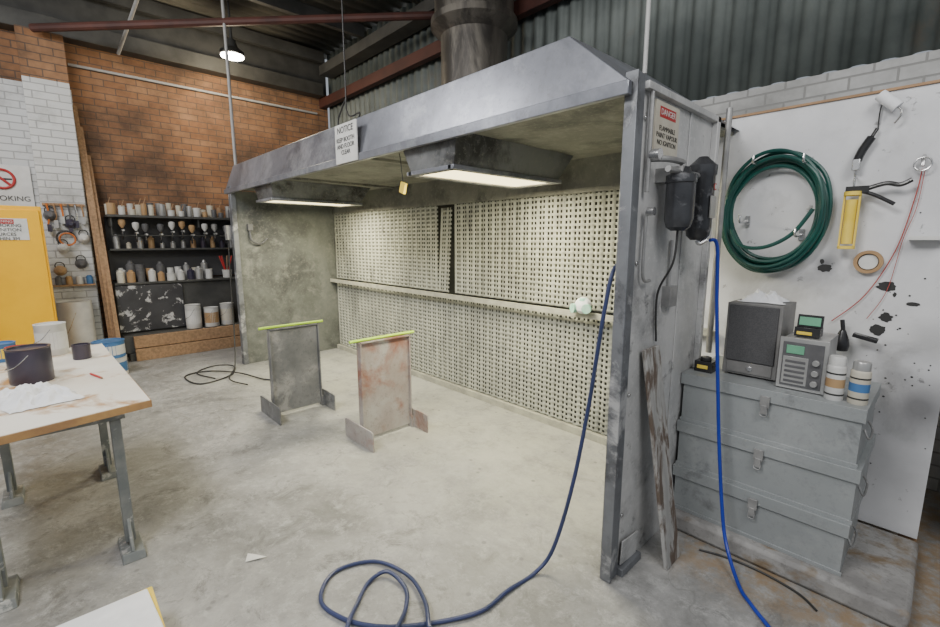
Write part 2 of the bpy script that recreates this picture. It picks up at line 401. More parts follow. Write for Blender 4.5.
def canopy(x0, name):
    b = B(); x1 = x0 + .42; y0, y1, z0, z1 = 1.80, 2.82, 2.02, 2.215
    b.frust((x0, y0), (x1, y1), z0 + .012, (x0 - .08, y0 - .02), (x1 + .05, y1 + .12), z1, m_canopy)
    for a, c in (((x0 - .02, y0 - .02), (x0 + .03, y1 + .02)), ((x1 - .03, y0 - .02), (x1 + .02, y1 + .02)), ((x0, y0 - .02), (x1, y0 + .03)), ((x0, y1 - .03), (x1, y1 + .02))):
        b.box((a[0], a[1], z0 - .012), (c[0], c[1], z0 + .014), m_galv)
    b.box((x0 + .03, y0 + .03, z0 - .002), (x1 - .03, y1 - .03, z0 + .011), m_glow)
    b.build(name, booth, .003)
    l = bpy.data.lights.new(name + '_tube', 'AREA'); l.shape = 'RECTANGLE'; l.size = .3; l.size_y = .85; l.energy = 60; l.color = (1, .92, .66)
    o = bpy.data.objects.new(name + '_tube', l); SC.collection.objects.link(o); o.location = (x0 + .21, 2.3, z0 - .02); o.parent = booth
canopy(-2.47, 'canopy_light_near'); canopy(-5.32, 'canopy_light_far')

b = B()
b.lathe((-3.6, 3.45, 2.275), [(.36, 0), (.34, .03), (.34, .7), (.36, .71), (.36, .75), (.34, .76), (.34, 1.35), (.42, 1.42), (.44, 1.44), (.44, 1.5), (.40, 1.52), (.40, 2.30)], m_duct, 40)
b.build('exhaust_duct')
B().tube([(-6.2, 1.86, 2.51), (-6.2, 1.86, 4.78)], .018, m_skin, straight=True).build('conduit_pipe')
b = B(); b.tube([(-3.55, 1.95, 4.78), (-3.55, 1.95, 3.0), (-3.5, 1.93, 2.62), (-3.3, 1.92, 2.58), (-3.2, 1.86, 2.52)], .006, m_cable)
b.tube([(-3.55, 1.95, 2.75), (-3.7, 1.95, 2.6), (-3.65, 1.95, 2.52)], .006, m_cable); b.build('power_cable')
B().tube([(-.945, 1.87, 2.27), (-.945, 1.87, 4.78)], .009, m_skin, straight=True).build('conduit_pipe')
B().tube([(XR + .03, 2.78, 0.95), (XR + .03, 2.78, 2.30)], .016, m_fit, straight=True).build('conduit_pipe')
b = B(); b.lathe((-7.1, 2.2, 4.1), [(.15, 0), (.16, .01), (.15, .05), (.08, .10), (.05, .2), (.02, .22), (.012, .68)], m_beam)
b.cyl((-7.1, 2.2, 4.085), (-7.1, 2.2, 4.1), .145, m_lampglow); b.build('high_bay_light')

# ---------------------------------------------------------------- signs
s = empty('notice_sign')
b = B(); b.box((-3.33, 1.722, 2.17), (-3.01, 1.733, 2.45), m_paper); b.build('plate', s, .002)
text('NOTICE', (-3.17, 1.72, 2.405), .065, '-Y', m_ink, s)
text('KEEP BOOTH\nAND FLOOR\nCLEAR', (-3.17, 1.72, 2.29), .045, '-Y', m_ink, s)
s = empty('danger_sign')
b = B(); b.box((XR + .002, 1.96, 1.97), (XR + .010, 2.20, 2.19), m_cream); b.box((XR + .010, 2.0, 2.125), (XR + .011, 2.16, 2.17), m_dred); b.build('plate', s, .002)
text('DANGER', (XR + .012, 2.08, 2.147), .036, '+X', m_paper, s)
text('FLAMMABLE\nPAINT VAPOUR\nNO IGNITION', (XR + .011, 2.08, 2.05), .030, '+X', m_ink, s)

# ---------------------------------------------------------------- air filters
u = empty('air_filter_unit')
b = B()
b.lathe((-.84, 2.05, 1.64), [(.03, 0), (.05, .015), (.06, .05), (.06, .20), (.065, .205), (.065, .235), (.04, .25), (.03, .27)], m_bowl)
b.lathe((-.84, 2.28, 1.60), [(.03, 0), (.05, .02), (.057, .06), (.057, .29), (.062, .30), (.062, .34), (.04, .36), (.02, .38)], m_bowl)
b.box((-.785, 2.25, 1.70), (-.780, 2.31, 1.80), m_silver)
b.build('bowls', u)
b = B()
b.tube([(-.84, 2.05, 1.91), (-.84, 2.05, 1.93), (-.86, 1.95, 1.935), (-.91, 1.90, 1.935)], .013, m_fit)
b.tube([(-.84, 1.91, 1.89), (-.84, 2.36, 1.89)], .013, m_fit, straight=True)
b.tube([(-.915, 1.89, 1.80), (-.915, 1.89, 2.2)], .010, m_fit, straight=True)
b.box((-.94, 2.01, 1.85), (-.82, 2.09, 1.91), m_fit); b.box((-.94, 2.24, 1.87), (-.82, 2.32, 1.93), m_fit)
b.cyl((-.91, 1.9, 1.95), (-.87, 1.9, 1.95), .024, m_chrome); b.cyl((-.91, 1.9, 1.72), (-.88, 1.9, 1.72), .018, m_chrome)
b.tube([(-.915, 1.9, 1.72), (-.915, 1.9, 1.45), (-.915, 1.97, 1.42)], .007, m_fit)
b.tube([(-.84, 2.28, 1.60), (-.83, 2.285, 1.585), (-.806, 2.305, 1.60)], .012, m_chrome)
b.tube([(-.84, 2.05, 1.64), (-.85, 2.05, 1.5), (-.92, 2.07, 1.35), (-.925, 2.1, 1.12)], .005, m_cable)
b.tube([(-.925, 2.2, 1.6), (-.925, 2.2, 1.35)], .008, m_fit, straight=True)
b.box((-.94, 2.16, 1.28), (-.90, 2.24, 1.38), m_fit)
b.build('pipework', u, .002)
text('C', (-.780, 2.285, 1.84), .045, '+X', m_dred, u)

B().tube([(-.795, 2.315, 1.60), (-.770, 2.345, 1.57), (-.755, 2.36, 1.31), (-.735, 2.37, 1.05), (-.712, 2.37, .815), (-.69, 2.37, .6), (-.65, 2.36, .3), (-.60, 2.31, .12), (-.50, 2.19, .016), (-.42, 2.10, .012), (-.31, 2.00, .010), (-.12, 1.8, .010)], .0085, m_hoseb).build('blue_air_hose')
z = .012
B().tube([(-1.0, 1.90, 1.5), (-1.0, 1.80, 1.47), (-1.01, 1.76, 1.3), (-1.03, 1.75, 1.1), (-1.06, 1.74, .82), (-1.10, 1.70, .45), (-1.16, 1.65, .12), (-1.2, 1.56, z), (-1.215, 1.38, z), (-1.22, 1.2, z), (-1.34, .98, z), (-1.46, .84, z), (-1.6, .755, z), (-1.754, .735, z), (-1.87, .86, z), (-1.80, 1.04, z), (-1.60, 1.10, .02), (-1.42, 1.06, .03), (-1.3, .99, .04), (-1.2, .93, .02), (-1.16, .8, z)], .0095, m_hosen).build('navy_air_hose')
B().tube([(-1.35, .62, z), (-1.52, .74, .030), (-1.62, .84, z), (-1.70, .95, z), (-1.68, 1.04, .026), (-1.55, 1.05, z), (-1.45, .98, z), (-1.36, .86, .03), (-1.25, .7, z)], .0095, m_hosen).build('navy_air_hose')
# green coil
coil = empty('green_hose_coil')
b = B()
for k in range(9):
    pts = []; R1, R2 = .205 + .012 * (k % 5), .275 + .015 * (k % 5)
    ph = random.random() * 6
    for i in range(20):
        a = 2 * math.pi * i / 20
        w = 1 + .03 * math.sin(2 * a + ph)
        pts.append((-.72 + R1 * w * math.cos(a) + random.uniform(-.004, .004), 3.035 - .014 * (k % 4) - .003 * k, 1.76 + R2 * w * math.sin(a) - .012 * (k % 3)))
    b.tube(pts, .0105, m_hoseg, 8, 5, closed=True)
b.tube([(-.90, 2.95, 1.66), (-.84, 2.93, 1.57), (-.72, 2.92, 1.56), (-.60, 2.93, 1.63), (-.52, 2.94, 1.76)], .0105, m_hoseg)
b.build('coil', coil)
b = B()
for x, zz in ((-.81, 2.03), (-.58, 2.01), (-.85, 1.71), (-.58, 1.63)):
    b.tube([(x, 3.06, zz), (x, 2.92, zz - .01), (x, 2.91, zz + .03)], .006, m_chrome)
    b.box((x - .012, 3.055, zz - .03), (x + .012, 3.065, zz + .03), m_chrome)
b.build('hooks', coil)

# ---------------------------------------------------------------- white board wall
wb = empty('whitewashed_wall_board')
b = B(); b.box((-1.10, 3.07, .1), (.05, 3.10, 2.31), m_white)
b.box((-1.10, 3.06, 2.31), (.05, 3.11, 2.322), m_wood)
b.box((-1.10, 3.10, 0), (-1.0, 3.14, 2.31), m_wood); b.box((-.02, 3.10, 0), (.05, 3.14, 2.31), m_wood)
b.build('board', wb)
b = B()
def splat(x, z, r, seed, sx=1.1):
    vs = [(x, 3.0685, z)]; n = 30
    for i in range(n):
        a = 2 * math.pi * i / n; rr = r * (1 + .4 * noise.noise(Vector((math.cos(a) * 2 + seed, math.sin(a) * 2, seed))))
        vs.append((x + rr * math.cos(a) * sx, 3.0685, z + rr * math.sin(a)))
    b.add(vs, [(0, i + 1, (i + 1) % n + 1) for i in range(n)], m_ink)
for q in ((-.205, 1.37, .024, 1, 1.5), (-.19, 1.215, .024, 2), (-.215, 1.145, .028, 3), (-.10, 1.29, .010, 6, 2.5), (-.46, 1.45, .020, 4, 1.6), (-.475, 1.485, .014, 9, .7), (-.17, 1.33, .012, 5, .6)): splat(*q)
for i in range(40):
    splat(random.gauss(-.18, .12), random.gauss(1.05, .28), random.uniform(.002, .005), i)
b.build('paint_spots', wb)

x, y, zc = -.375, 3.0, 1.70
b = B()
b.cyl((x, y, zc - .12), (x, y, zc + .10), .024, m_ylw2)
for dx in (-.03, .03): b.box((x + dx - .004, y - .01, zc - .13), (x + dx + .004, y + .01, zc + .13), m_ylw2)
b.cyl((x, y, zc - .145), (x, y, zc - .13), .036, m_ylw2); b.cyl((x, y, zc + .12), (x, y, zc + .14), .036, m_ylw2)
b.cyl((x, y, zc + .12), (x, y, zc + .22), .005, m_chrome); b.box((x - .03, y - .012, zc + .13), (x + .06, y + .012, zc + .165), m_black)
b.tube([(x + .05, y, zc + .15), (x + .12, y, zc + .17), (x + .17, y, zc + .16), (x + .21, y, zc + .18)], .011, m_black)
b.tube([(x + .03, y, zc + .14), (x + .08, y, zc + .12), (x + .16, y, zc + .07)], .009, m_black)
b.tube([(x, 3.06, zc + .21), (x, 3.0, zc + .215), (x, 2.99, zc + .23)], .004, m_chrome)
b.build('caulking_gun', bevel=.002)
b = B()
b.tube([(-.38, 3.03, 1.99), (-.365, 3.03, 2.04), (-.335, 3.03, 2.10)], .019, m_black); b.box((-.395, 3.01, 1.945), (-.365, 3.05, 2.0), m_chrome)
b.cyl((-.335, 3.03, 2.10), (-.32, 3.04, 2.14), .008, m_black)
b.tube([(-.32, 3.06, 2.13), (-.32, 3.05, 2.22), (-.31, 3.06, 2.30)], .003, m_cable)
b.build('dusting_brush', bevel=.004)
b = B(); b.cyl((-.325, 3.02, 2.29), (-.255, 3.02, 2.22), .026, m_rag); b.tube([(-.255, 3.02, 2.22), (-.24, 3.02, 2.205), (-.24, 3.02, 2.18), (-.26, 3.03, 2.15)], .004, m_chrome)
b.build('paint_roller')
b = B()
b.lathe((-.285, 3.068, 1.49), [(.042, 0), (.058, 0), (.058, .03), (.042, .03), (.042, 0)], m_tang, axis=(0, -1, 0))
b.cyl((-.285, 3.068, 1.49), (-.285, 3.05, 1.49), .038, m_paper)
b.build('tape_roll')
b = B(); b.tube([(-.14, 3.06, 1.99), (-.14, 3.03, 1.97), (-.14, 3.02, 1.94)], .008, m_chrome); b.torus((-.14, 3.03, 1.95), .03, .004, m_chrome)
b.tube([(-.14, 3.05, 1.93), (-.15, 3.055, 1.8), (-.19, 3.055, 1.55), (-.28, 3.055, 1.32), (-.40, 3.05, 1.17)], .0025, m_redw)
b.tube([(-.13, 3.05, 1.93), (-.14, 3.055, 1.75), (-.17, 3.055, 1.6), (-.20, 3.055, 1.35), (-.26, 3.05, 1.2)], .0015, m_redw)
b.build('hanging_test_lead')
b = B(); b.box((-.15, 3.0, 1.60), (-.02, 3.068, 1.608), m_paper); b.box((-.15, 2.995, 1.60), (-.02, 3.0, 1.618), m_paper); b.build('small_tray')
b = B(); b.tube([(-.34, 3.0, 1.13), (-.35, 3.0, 1.19)], .01, m_black); b.lathe((-.34, 2.985, 1.03), [(.03, 0), (.035, .03), (.03, .06), (.012, .11)], m_black); b.box((-.30, 2.97, 1.10), (-.2, 3.02, 1.12), m_black, rot=Ry(12))
b.build('scrub_brush', bevel=.003)

# ---------------------------------------------------------------- plinth + stacked chests
b = B(); b.box((XR + .005, 2.40, 0), (.06, 3.06, .10), m_conc)
b.build('concrete_plinth', bevel=.02)
B().tube([(-.72, 2.32, .008), (-.6, 2.36, .008), (-.45, 2.37, .008), (-.3, 2.34, .008), (-.22, 2.28, .008)], .005, m_cable).build('floor_cable')
def chest(x0, x1, y0, y1, z0, z1, name):
    b = B(); h = z1 - z0
    b.box((x0 + .012, y0 + .012, z0), (x1 - .012, y1, z1 - .055), m_crate)
    b.box((x0, y0, z1 - .06), (x1, y1, z1), m_crate)
    b.box((x0 + .006, y0 + .006, z0), (x1 - .006, y0 + .012, z0 + .02), m_crate)
    xx = x0 + .40
    b.box((xx - .02, y0 - .012, z1 - .085), (xx + .02, y0, z1 - .03), m_fit); b.box((xx - .013, y0 - .016, z1 - .12), (xx + .013, y0 + .012, z1 - .075), m_fit)
    b.tube([(xx - .012, y0 - .01, z1 - .1), (xx - .012, y0 - .018, z1 - .125), (xx + .012, y0 - .018, z1 - .125), (xx + .012, y0 - .01, z1 - .1)], .0025, m_fit, 6)
    b.tube([(x1 - .01, y0 + .12, z0 + h * .55), (x1 + .01, y0 + .12, z0 + h * .4), (x1 + .01, y0 + .26, z0 + h * .4), (x1 - .01, y0 + .26, z0 + h * .55)], .005, m_fit, 6)
    b.build(name, bevel=.004)
chest(-.935, -.165, 2.45, 3.02, .10, .355, 'steel_storage_chest')
chest(-.935, -.155, 2.46, 3.02, .355, .615, 'steel_storage_chest')
chest(-.935, -.165, 2.47, 3.02, .615, .885, 'steel_storage_chest')
Z = .885
b = B(); x0, x1, y0, y1 = -.785, -.535, 2.63, 2.90
b.box((x0, y0, Z + .01), (x1, y1, Z + .39), m_spk); b.box((x0 + .015, y0 - .012, Z + .085), (x1 - .015, y0, Z + .38), m_blackrough)
b.box((x0 + .02, y0 - .006, Z + .02), (x1 - .02, y0, Z + .08), m_spk); b.cyl((x0 + .13, y0 - .012, Z + .05), (x0 + .13, y0 - .004, Z + .05), .014, m_chrome)
for x in (x0 + .03, x1 - .03):
    for y in (y0 + .03, y1 - .03): b.cyl((x, y, Z), (x, y, Z + .012), .014, m_black)
b.build('loudspeaker', bevel=.01)
rag('white_rag', (-.66, 2.77, Z + .39), .10, .09, .06, m_rag, 5)
b = B(); x0, x1, y0, y1 = -.52, -.33, 2.56, 2.86
b.box((x0 + .01, y0 + .01, Z + .01), (x1 - .01, y1, Z + .25), m_silver); b.box((x0, y0, Z + .005), (x1, y0 + .015, Z + .255), m_silver)
b.box((x0 + .015, y0 - .004, Z + .02), (x1 - .015, y0, Z + .235), m_char); b.box((x0 + .03, y0 - .008, Z + .18), (x0 + .10, y0 - .003, Z + .22), m_green)
b.box((x0 + .02, y0 - .006, Z + .03), (x0 + .12, y0 - .003, Z + .165), m_silver)
for i in range(5): b.box((x0 + .03, y0 - .009, Z + .04 + i * .024), (x0 + .11, y0 - .005, Z + .052 + i * .024), m_char)
for i in range(3): b.cyl((x1 - .04, y0 - .02, Z + .05 + i * .05), (x1 - .04, y0, Z + .05 + i * .05), .014, m_silver)
for x in (x0 + .03, x1 - .03):
    for y in (y0 + .04, y1 - .04): b.cyl((x, y, Z), (x, y, Z + .012), .012, m_black)
b.build('bench_power_supply', bevel=.003)
b = B(); b.box((-.48, 2.62, Z + .256), (-.38, 2.70, Z + .30), m_black); b.box((-.47, 2.617, Z + .265), (-.41, 2.62, Z + .28), m_ylw2)
b.box((-.475, 2.64, Z + .30), (-.375, 2.655, Z + .36), m_black, rot=Rx(-8)); b.box((-.467, 2.634, Z + .31), (-.383, 2.638, Z + .35), m_green, rot=Rx(-8)); b.build('battery_charger', bevel=.003)
def can(x, y, z, r, h, body, name, capm, band):
    b = B()
    b.lathe((x, y, z), [(r * .95, 0), (r, .004), (r, h * .75), (r * .97, h * .78), (r * .6, h * .86), (r * .55, h * .87)], body)
    b.lathe((x, y, z + h * .8), [(r * .88, 0), (r * .88, h * .17), (r * .8, h * .2)], capm)
    b.cyl((x, y, z + h * .30), (x, y, z + h * .5), r * 1.01, band); b.cyl((x, y, z + h * .12), (x, y, z + h * .16), r * 1.01, m_ink)
    b.cyl((x, y, z + h * .6), (x, y, z + h * .64), r * 1.01, m_ink)
    return b.build(name)
can(-.293, 2.55, Z, .035, .20, m_tinw, 'spray_paint_can', m_tinw, m_tang); can(-.210, 2.56, Z, .036, .19, m_cream, 'spray_paint_can', m_silver, m_tinb)
b = B(); b.box((-.905, 2.56, Z), (-.815, 2.65, Z + .06), m_black); b.box((-.89, 2.555, Z + .02), (-.835, 2.56, Z + .04), m_ylw2); b.cyl((-.86, 2.60, Z + .06), (-.86, 2.60, Z + .08), .028, m_black); b.build('tape_measure', bevel=.008)
b = B()
p0, p1 = Vector((-.79, 2.13, 0)), Vector((-.925, 2.03, 1.10)); d = Vector((0, .075, 0)); t = Vector((.018, 0, .002))
b.hexa([p + sx * t + sy * d for sx in (0, 1) for sy in (-1, 1) for p in (p0, p1)], m_plank); b.build('leaning_plank', bevel=.002)
b = B(); b.box((.22, 3.2, .02), (.9, 3.7, 1.1), m_char); b.box((.24, 3.19, .08), (.55, 3.2, 1.05), m_char); b.box((.57, 3.19, .08), (.88, 3.2, 1.05), m_char); b.box((.5, 3.17, .5), (.52, 3.19, .65), m_chrome); b.box((.22, 3.2, 0), (.9, 3.7, .02), m_black); b.build('stand_in_cabinet', bevel=.005)  # made-up dark cabinet, put in for the dark area past the board

b = B(); b.lathe((-1.90, 2.99, 1.10), [(.065, 0), (.063, .02), (.05, .04), (.025, .05), (.005, .055)], m_rag, axis=(.2, -1, .3))
b.cyl((-1.85, 2.965, 1.085), (-1.84, 2.935, 1.085), .036, m_mint); b.cyl((-1.95, 2.965, 1.08), (-1.965, 2.935, 1.08), .036, m_mint)
b.tube([(-1.955, 3.0, 1.13), (-1.90, 3.02, 1.06), (-1.85, 3.0, 1.13)], .005, m_mint)
b.lathe((-1.90, 2.99, 1.13), [(.03, 0), (.042, .01), (.03, .03)], m_mint)
b.build('respirator_mask')
b = B(); b.box((-2.60, 1.80, 1.91), (-2.55, 1.82, 1.98), m_ylw2, rot=Ry(20)); b.tube([(-2.575, 1.81, 1.98), (-2.58, 1.80, 2.1), (-2.58, 1.79, 2.165)], .003, m_cable); b.build('hanging_tag')

# ---------------------------------------------------------------- stands
def stand(x0, x1, y0, y1, body, name):
    b = B(); xm = (x0 + x1) / 2; h = .82
    b.box((xm - .006, y0 + .03, .03), (xm + .006, y1 - .03, h), body)
    b.box((xm - .03, y0 + .02, h - .012), (xm + .03, y1 - .02, h), body)
    for y in (y0 + .03, y1 - .03): b.box((xm - .03, y - .006, .1), (xm + .03, y + .006, h), body)
    for y in (y0, y1):
        pr = [(x0, 0), (x1, 0), (x1, .15), (x1 - .03, .16), (x0 + .03, .16), (x0, .15)]
        vs = [(px, y + dy, pz) for dy in (-.006, .006) for px, pz in pr]; n = len(pr)
        b.add(vs, [tuple(range(n)), tuple(range(n, 2 * n))[::-1]] + [(i, (i + 1) % n, n + (i + 1) % n, n + i) for i in range(n)], body)
        b.box((xm - .03, y - (.0 if y == y0 else .03), .0), (xm + .03, y + (.03 if y == y0 else .0), .1), body)
    b.tube([(xm, y0 - .05, h + .012), (xm + .003, (y0 + y1) / 2, h + .014), (xm, y1 + .03, h + .012)], .012, m_lemon, 8)
    b.build(name, bevel=.002)
stand(-4.31, -3.84, 1.35, 1.86, m_stand, 'steel_work_stand')
stand(-3.27, -2.84, 1.67, 2.19, m_standred, 'steel_work_stand')

# ---------------------------------------------------------------- work table
tb = empty('work_table')
b = B(); b.hexa([(-4.42, -.50, .765), (-4.42, -.50, .80), (-4.46, .26, .765), (-4.46, .26, .80), (-2.54, -.50, .765), (-2.54, -.50, .80), (-2.69, .32, .765), (-2.69, .32, .80)], m_plyedge)
b.hexa([(-4.42, -.50, .80), (-4.42, -.50, .803), (-4.46, .26, .80), (-4.46, .26, .803), (-2.545, -.50, .80), (-2.545, -.50, .803), (-2.695, .315, .80), (-2.695, .315, .803)], m_ply)
b.build('table_top', tb, .001)
b = B()
for x in (-2.76, -3.85):
    for y in (.17, -.30):
        b.box((x - .022, y - .022, .06), (x + .022, y + .022, .72), m_leg)
        b.frust((x - .12, y - .05), (x + .12, y + .05), 0, (x - .10, y - .045), (x + .10, y + .045), .04, m_leg)
        b.frust((x - .095, y - .008), (x + .095, y + .008), .04, (x - .022, y - .008), (x + .022, y + .008), .19, m_leg)
    b.box((x - .022, -.34, .72), (x + .022, .21, .765), m_leg)
for y in (.17, -.30): b.box((-4.3, y - .02, .725), (-2.74, y + .02, .764), m_leg)
b.build('frame', tb, .003)
def tin(x, y, z, r, h, body, name, band=None, handle=True, parent=None):
    b = B()
    b.lathe((x, y, z), [(r * .97, 0), (r, .006), (r, h - .008), (r * 1.03, h - .004), (r * 1.03, h), (r * .9, h), (r * .88, h - .01), (.0, h - .01)], body)
    if band: b.cyl((x, y, z + h * .2), (x, y, z + h * .75), r * 1.006, band, caps=False)
    if handle: b.tube([(x - r, y, z + h * .85), (x - r * .8, y - r * .6, z + h * .55), (x, y - r * 1.08, z + h * .42), (x + r * .8, y - r * .6, z + h * .55), (x + r, y, z + h * .85)], .003, m_chrome, 6)
    return b.build(name, parent)
tin(-3.52, -.12, .803, .095, .20, m_tink, 'paint_tin')
tin(-4.28, -.02, .803, .085, .22, m_tinw, 'paint_tin', m_paper)
tin(-4.28, -.28, .803, .08, .12, m_tinb, 'paint_tin', m_ylw2)
tin(-3.98, .12, .803, .05, .10, m_tink, 'paint_tin', None, False)
tin(-4.0, -.18, .803, .06, .13, m_dred, 'paint_tin', m_ylw2, False)
rag('white_rag', (-3.13, -.10, .803), .20, .13, .07, m_rag, 11, rot=.2)
b = B(); b.cyl((-3.45, .13, .81), (-3.30, .17, .81), .006, m_dred, n=8); b.cyl((-3.30, .17, .81), (-3.28, .175, .81), .006, m_wood, r1=.001, n=8); b.build('pencil')
b = B(); b.hexa([(-2.12, -.42, 0), (-2.12, -.42, .19), (-2.09, .16, 0), (-2.09, .16, .20), (-1.6, -.42, 0), (-1.6, -.42, .17), (-1.62, .19, 0), (-1.62, .19, .17)], m_rag)
b.box((-2.128, -.43, .165), (-1.60, .18, .176), m_ylw2); b.build('wrapped_box', bevel=.02)
b = B(); b.add([(-2.31, .60, .004), (-2.25, .57, .004), (-2.21, .66, .010), (-2.28, .62, .006)], [(0, 1, 2, 3)], m_paper); b.build('paper_scrap')

# ---------------------------------------------------------------- left side storage
cab = empty('flammables_safety_cabinet')
b = B(); x0, x1, y0, y1 = -7.2, -6.7, -1.1, .04
b.box((x0, y0, .06), (x1, y1, 1.95), m_yellow); b.box((x0 + .03, y0 + .03, 0), (x1 - .03, y1 - .03, .06), m_black)
ym = (y0 + y1) / 2
b.box((x1, y0 + .02, .1), (x1 + .02, ym - .004, 1.91), m_yellow); b.box((x1, ym + .004, .1), (x1 + .02, y1 - .02, 1.91), m_yellow)
b.box((x1 + .02, ym + .03, 1.0), (x1 + .04, ym + .09, 1.2), m_black); b.build('body', cab, .006)
b = B(); b.box((x1 + .021, -.46, 1.60), (x1 + .024, -.08, 1.82), m_paper); b.box((x1 + .024, -.36, 1.765), (x1 + .025, -.18, 1.81), m_dred); b.build('label', cab)
text('WARNING', (x1 + .027, -.27, 1.787), .034, '+X', m_paper, cab); text('NO SMOKING\nOR IGNITION\nSOURCES\nWITHIN 3M', (x1 + .027, -.27, 1.68), .045, '+X', m_ink, cab)
s = empty('no_smoking_sign')
b = B(); b.box((-7.99, -.6, 2.0), (-7.97, .0, 2.5), m_paper); b.build('plate', s)
b = B(); b.torus((-7.96, -.26, 2.33), .11, .015, m_dred, 'X'); b.tube([(-7.96, -.34, 2.41), (-7.96, -.18, 2.25)], .014, m_dred, straight=True)
b.box((-7.968, -.36, 2.32), (-7.966, -.17, 2.34), m_ink); b.build('symbol', s)
text('NO SMOKING', (-7.965, -.3, 2.1), .085, '+X', m_ink, s)
b = B()
for i, (xa, ya, zt) in enumerate(((-7.40, .53, 3.3), (-7.30, .56, 3.05), (-7.22, .60, 2.7))):
    p0, p1 = Vector((xa, ya, 0)), Vector((-7.96, ya - .02, zt))
    b.hexa([p + Vector((sx * .03, sy * .022, 0)) for sx in (0, 1) for sy in (-1, 1) for p in (p0, p1)], m_wood)
b.build('leaning_timbers')
sh = empty('wall_shelf')
b = B(); b.box((-7.95, .66, 1.90), (-7.55, 2.9, 1.93), m_beam); b.box((-7.99, .66, 1.05), (-7.96, 2.9, 1.9), m_blackrough); b.box((-7.95, .66, 1.46), (-7.7, 2.9, 1.485), m_beam)
for y in (.69, 1.7, 2.8): b.box((-7.95, y, 1.78), (-7.6, y + .02, 1.9), m_beam)
b.build('boards', sh)
b = B()
for row in range(2):
    for i in range(19):
        y = .72 + i * .11 + random.uniform(-.02, .02); r = random.uniform(.03, .048); h = random.uniform(.06, .15) + row * .04
        mm = random.choice([m_tinw, m_tang, m_cream, m_silver, m_cream, m_char, m_wood]); x = -7.62 - row * .14 + random.uniform(-.02, .02)
        b.lathe((x, y, 1.93), [(r * .9, 0), (r, .01), (r, h), (r * 1.06, h), (r * 1.06, h + .012), (r * .4, h + .015)], mm, 16)
        if random.random() < .3: b.tube([(x, y, 1.93 + h), (x + .02, y + .03, 1.93 + h + .1)], .006, m_wood, 6, straight=True)
b.build('paint_pots', sh)
def spraygun(b, x, y, z):
    b.lathe((x, y, z + .03), [(.012, 0), (.04, .05), (.042, .1), (.025, .115)], random.choice([m_silver, m_tinw, m_char, m_tang]), 14)
    b.tube([(x - .05, y, z), (x + .09, y, z)], .014, m_silver, 8, straight=True); b.tube([(x - .03, y, z), (x - .055, y, z - .12)], .012, m_black, 8, straight=True)
    b.tube([(x, y, z - .01), (x - .0, y, z - .05), (x - .03, y, z - .08)], .005, m_chrome, 6)
b = B()
for i in range(11): spraygun(b, -7.62, .8 + i * .14 + random.uniform(-.02, .02), 1.70 + random.uniform(-.03, .03))
for i in range(14):
    y = .75 + i * .13; r = random.uniform(.025, .04); h = random.uniform(.08, .2)
    b.lathe((-7.8, y, 1.485), [(r, 0), (r, h * .8), (r * .5, h * .9), (r * .45, h)], random.choice([m_tang, m_char, m_silver, m_cream, m_tink]), 12)
b.tube([(-7.62, .7, 1.66), (-7.62, 2.3, 1.66)], .008, m_beam, straight=True)
for y in (.7, 2.3): b.tube([(-7.62, y, 1.66), (-7.62, y, 1.9)], .008, m_beam, straight=True)
b.build('spray_guns', sh)
b = B(); b.box((-7.95, .66, .34), (-7.60, 2.9, 1.0), m_beam); b.box((-7.98, .65, 1.0), (-7.55, 2.9, 1.03), m_beam)
b.box((-7.60, .65, .36), (-7.56, 1.42, .99), m_blkspl); b.build('storage_bench', bevel=.004)
b = B(); b.box((-7.95, .70, 0), (-7.32, 2.9, .10), m_beam); b.box((-7.32, .76, .0), (-7.27, 2.6, .16), m_wood); b.box((-7.38, .76, .17), (-7.30, 2.4, .325), m_wood); b.box((-7.95, .66, .1), (-7.38, 2.9, .335), m_beam); b.build('timber_platform', bevel=.004)
b = B()
for row in range(2):
    for i in range(10):
        y = .74 + i * .115 + random.uniform(-.02, .02); r = random.uniform(.04, .06); h = random.uniform(.1, .2) + row * .09
        mm = random.choice([m_tinw, m_tang, m_dred, m_silver, m_cream, m_tink, m_tinw, m_char])
        if random.random() < .5: pr = [(r, 0), (r, h * .8), (r * .5, h * .9), (r * .45, h)]
        else: pr = [(r, 0), (r, h * .8), (r * 1.05, h * .8), (r * 1.05, h * .86), (r * .8, h * .86)]
        b.lathe((-7.63 - row * .13, y, 1.03), pr, mm, 14)
b.build('bottles_and_jars')
b = B()
b.lathe((-7.66, 2.05, 1.03), [(.06, 0), (.07, .12), (.065, .12), (.06, .02)], m_tinw, 16)
for i in range(9):
    a = i * .9; b.tube([(-7.66, 2.05, 1.05), (-7.66 + .06 * math.cos(a), 2.05 + .09 * math.sin(a), 1.36)], .01, random.choice([m_wood, m_char, m_dred]), 6, straight=True)
b.build('brush_pot')
tin(-7.46, 1.50, .337, .10, .34, m_tinw, 'paint_drum', m_paper); tin(-7.45, 1.73, .337, .095, .28, m_tinw, 'paint_drum', m_tang)
tin(-7.47, 1.95, .337, .09, .32, m_tinw, 'paint_drum', m_cream)
tin(-6.75, .45, 0, .16, .22, m_tinw, 'paint_drum', m_tinb); tin(-6.75, .45, .221, .155, .2, m_tinb, 'paint_drum', m_paper)
tin(-6.35, .25, 0, .15, .3, m_tinb, 'paint_drum', m_tinw)
tin(-7.45, .22, 0, .17, .85, m_tinw, 'waste_bucket')
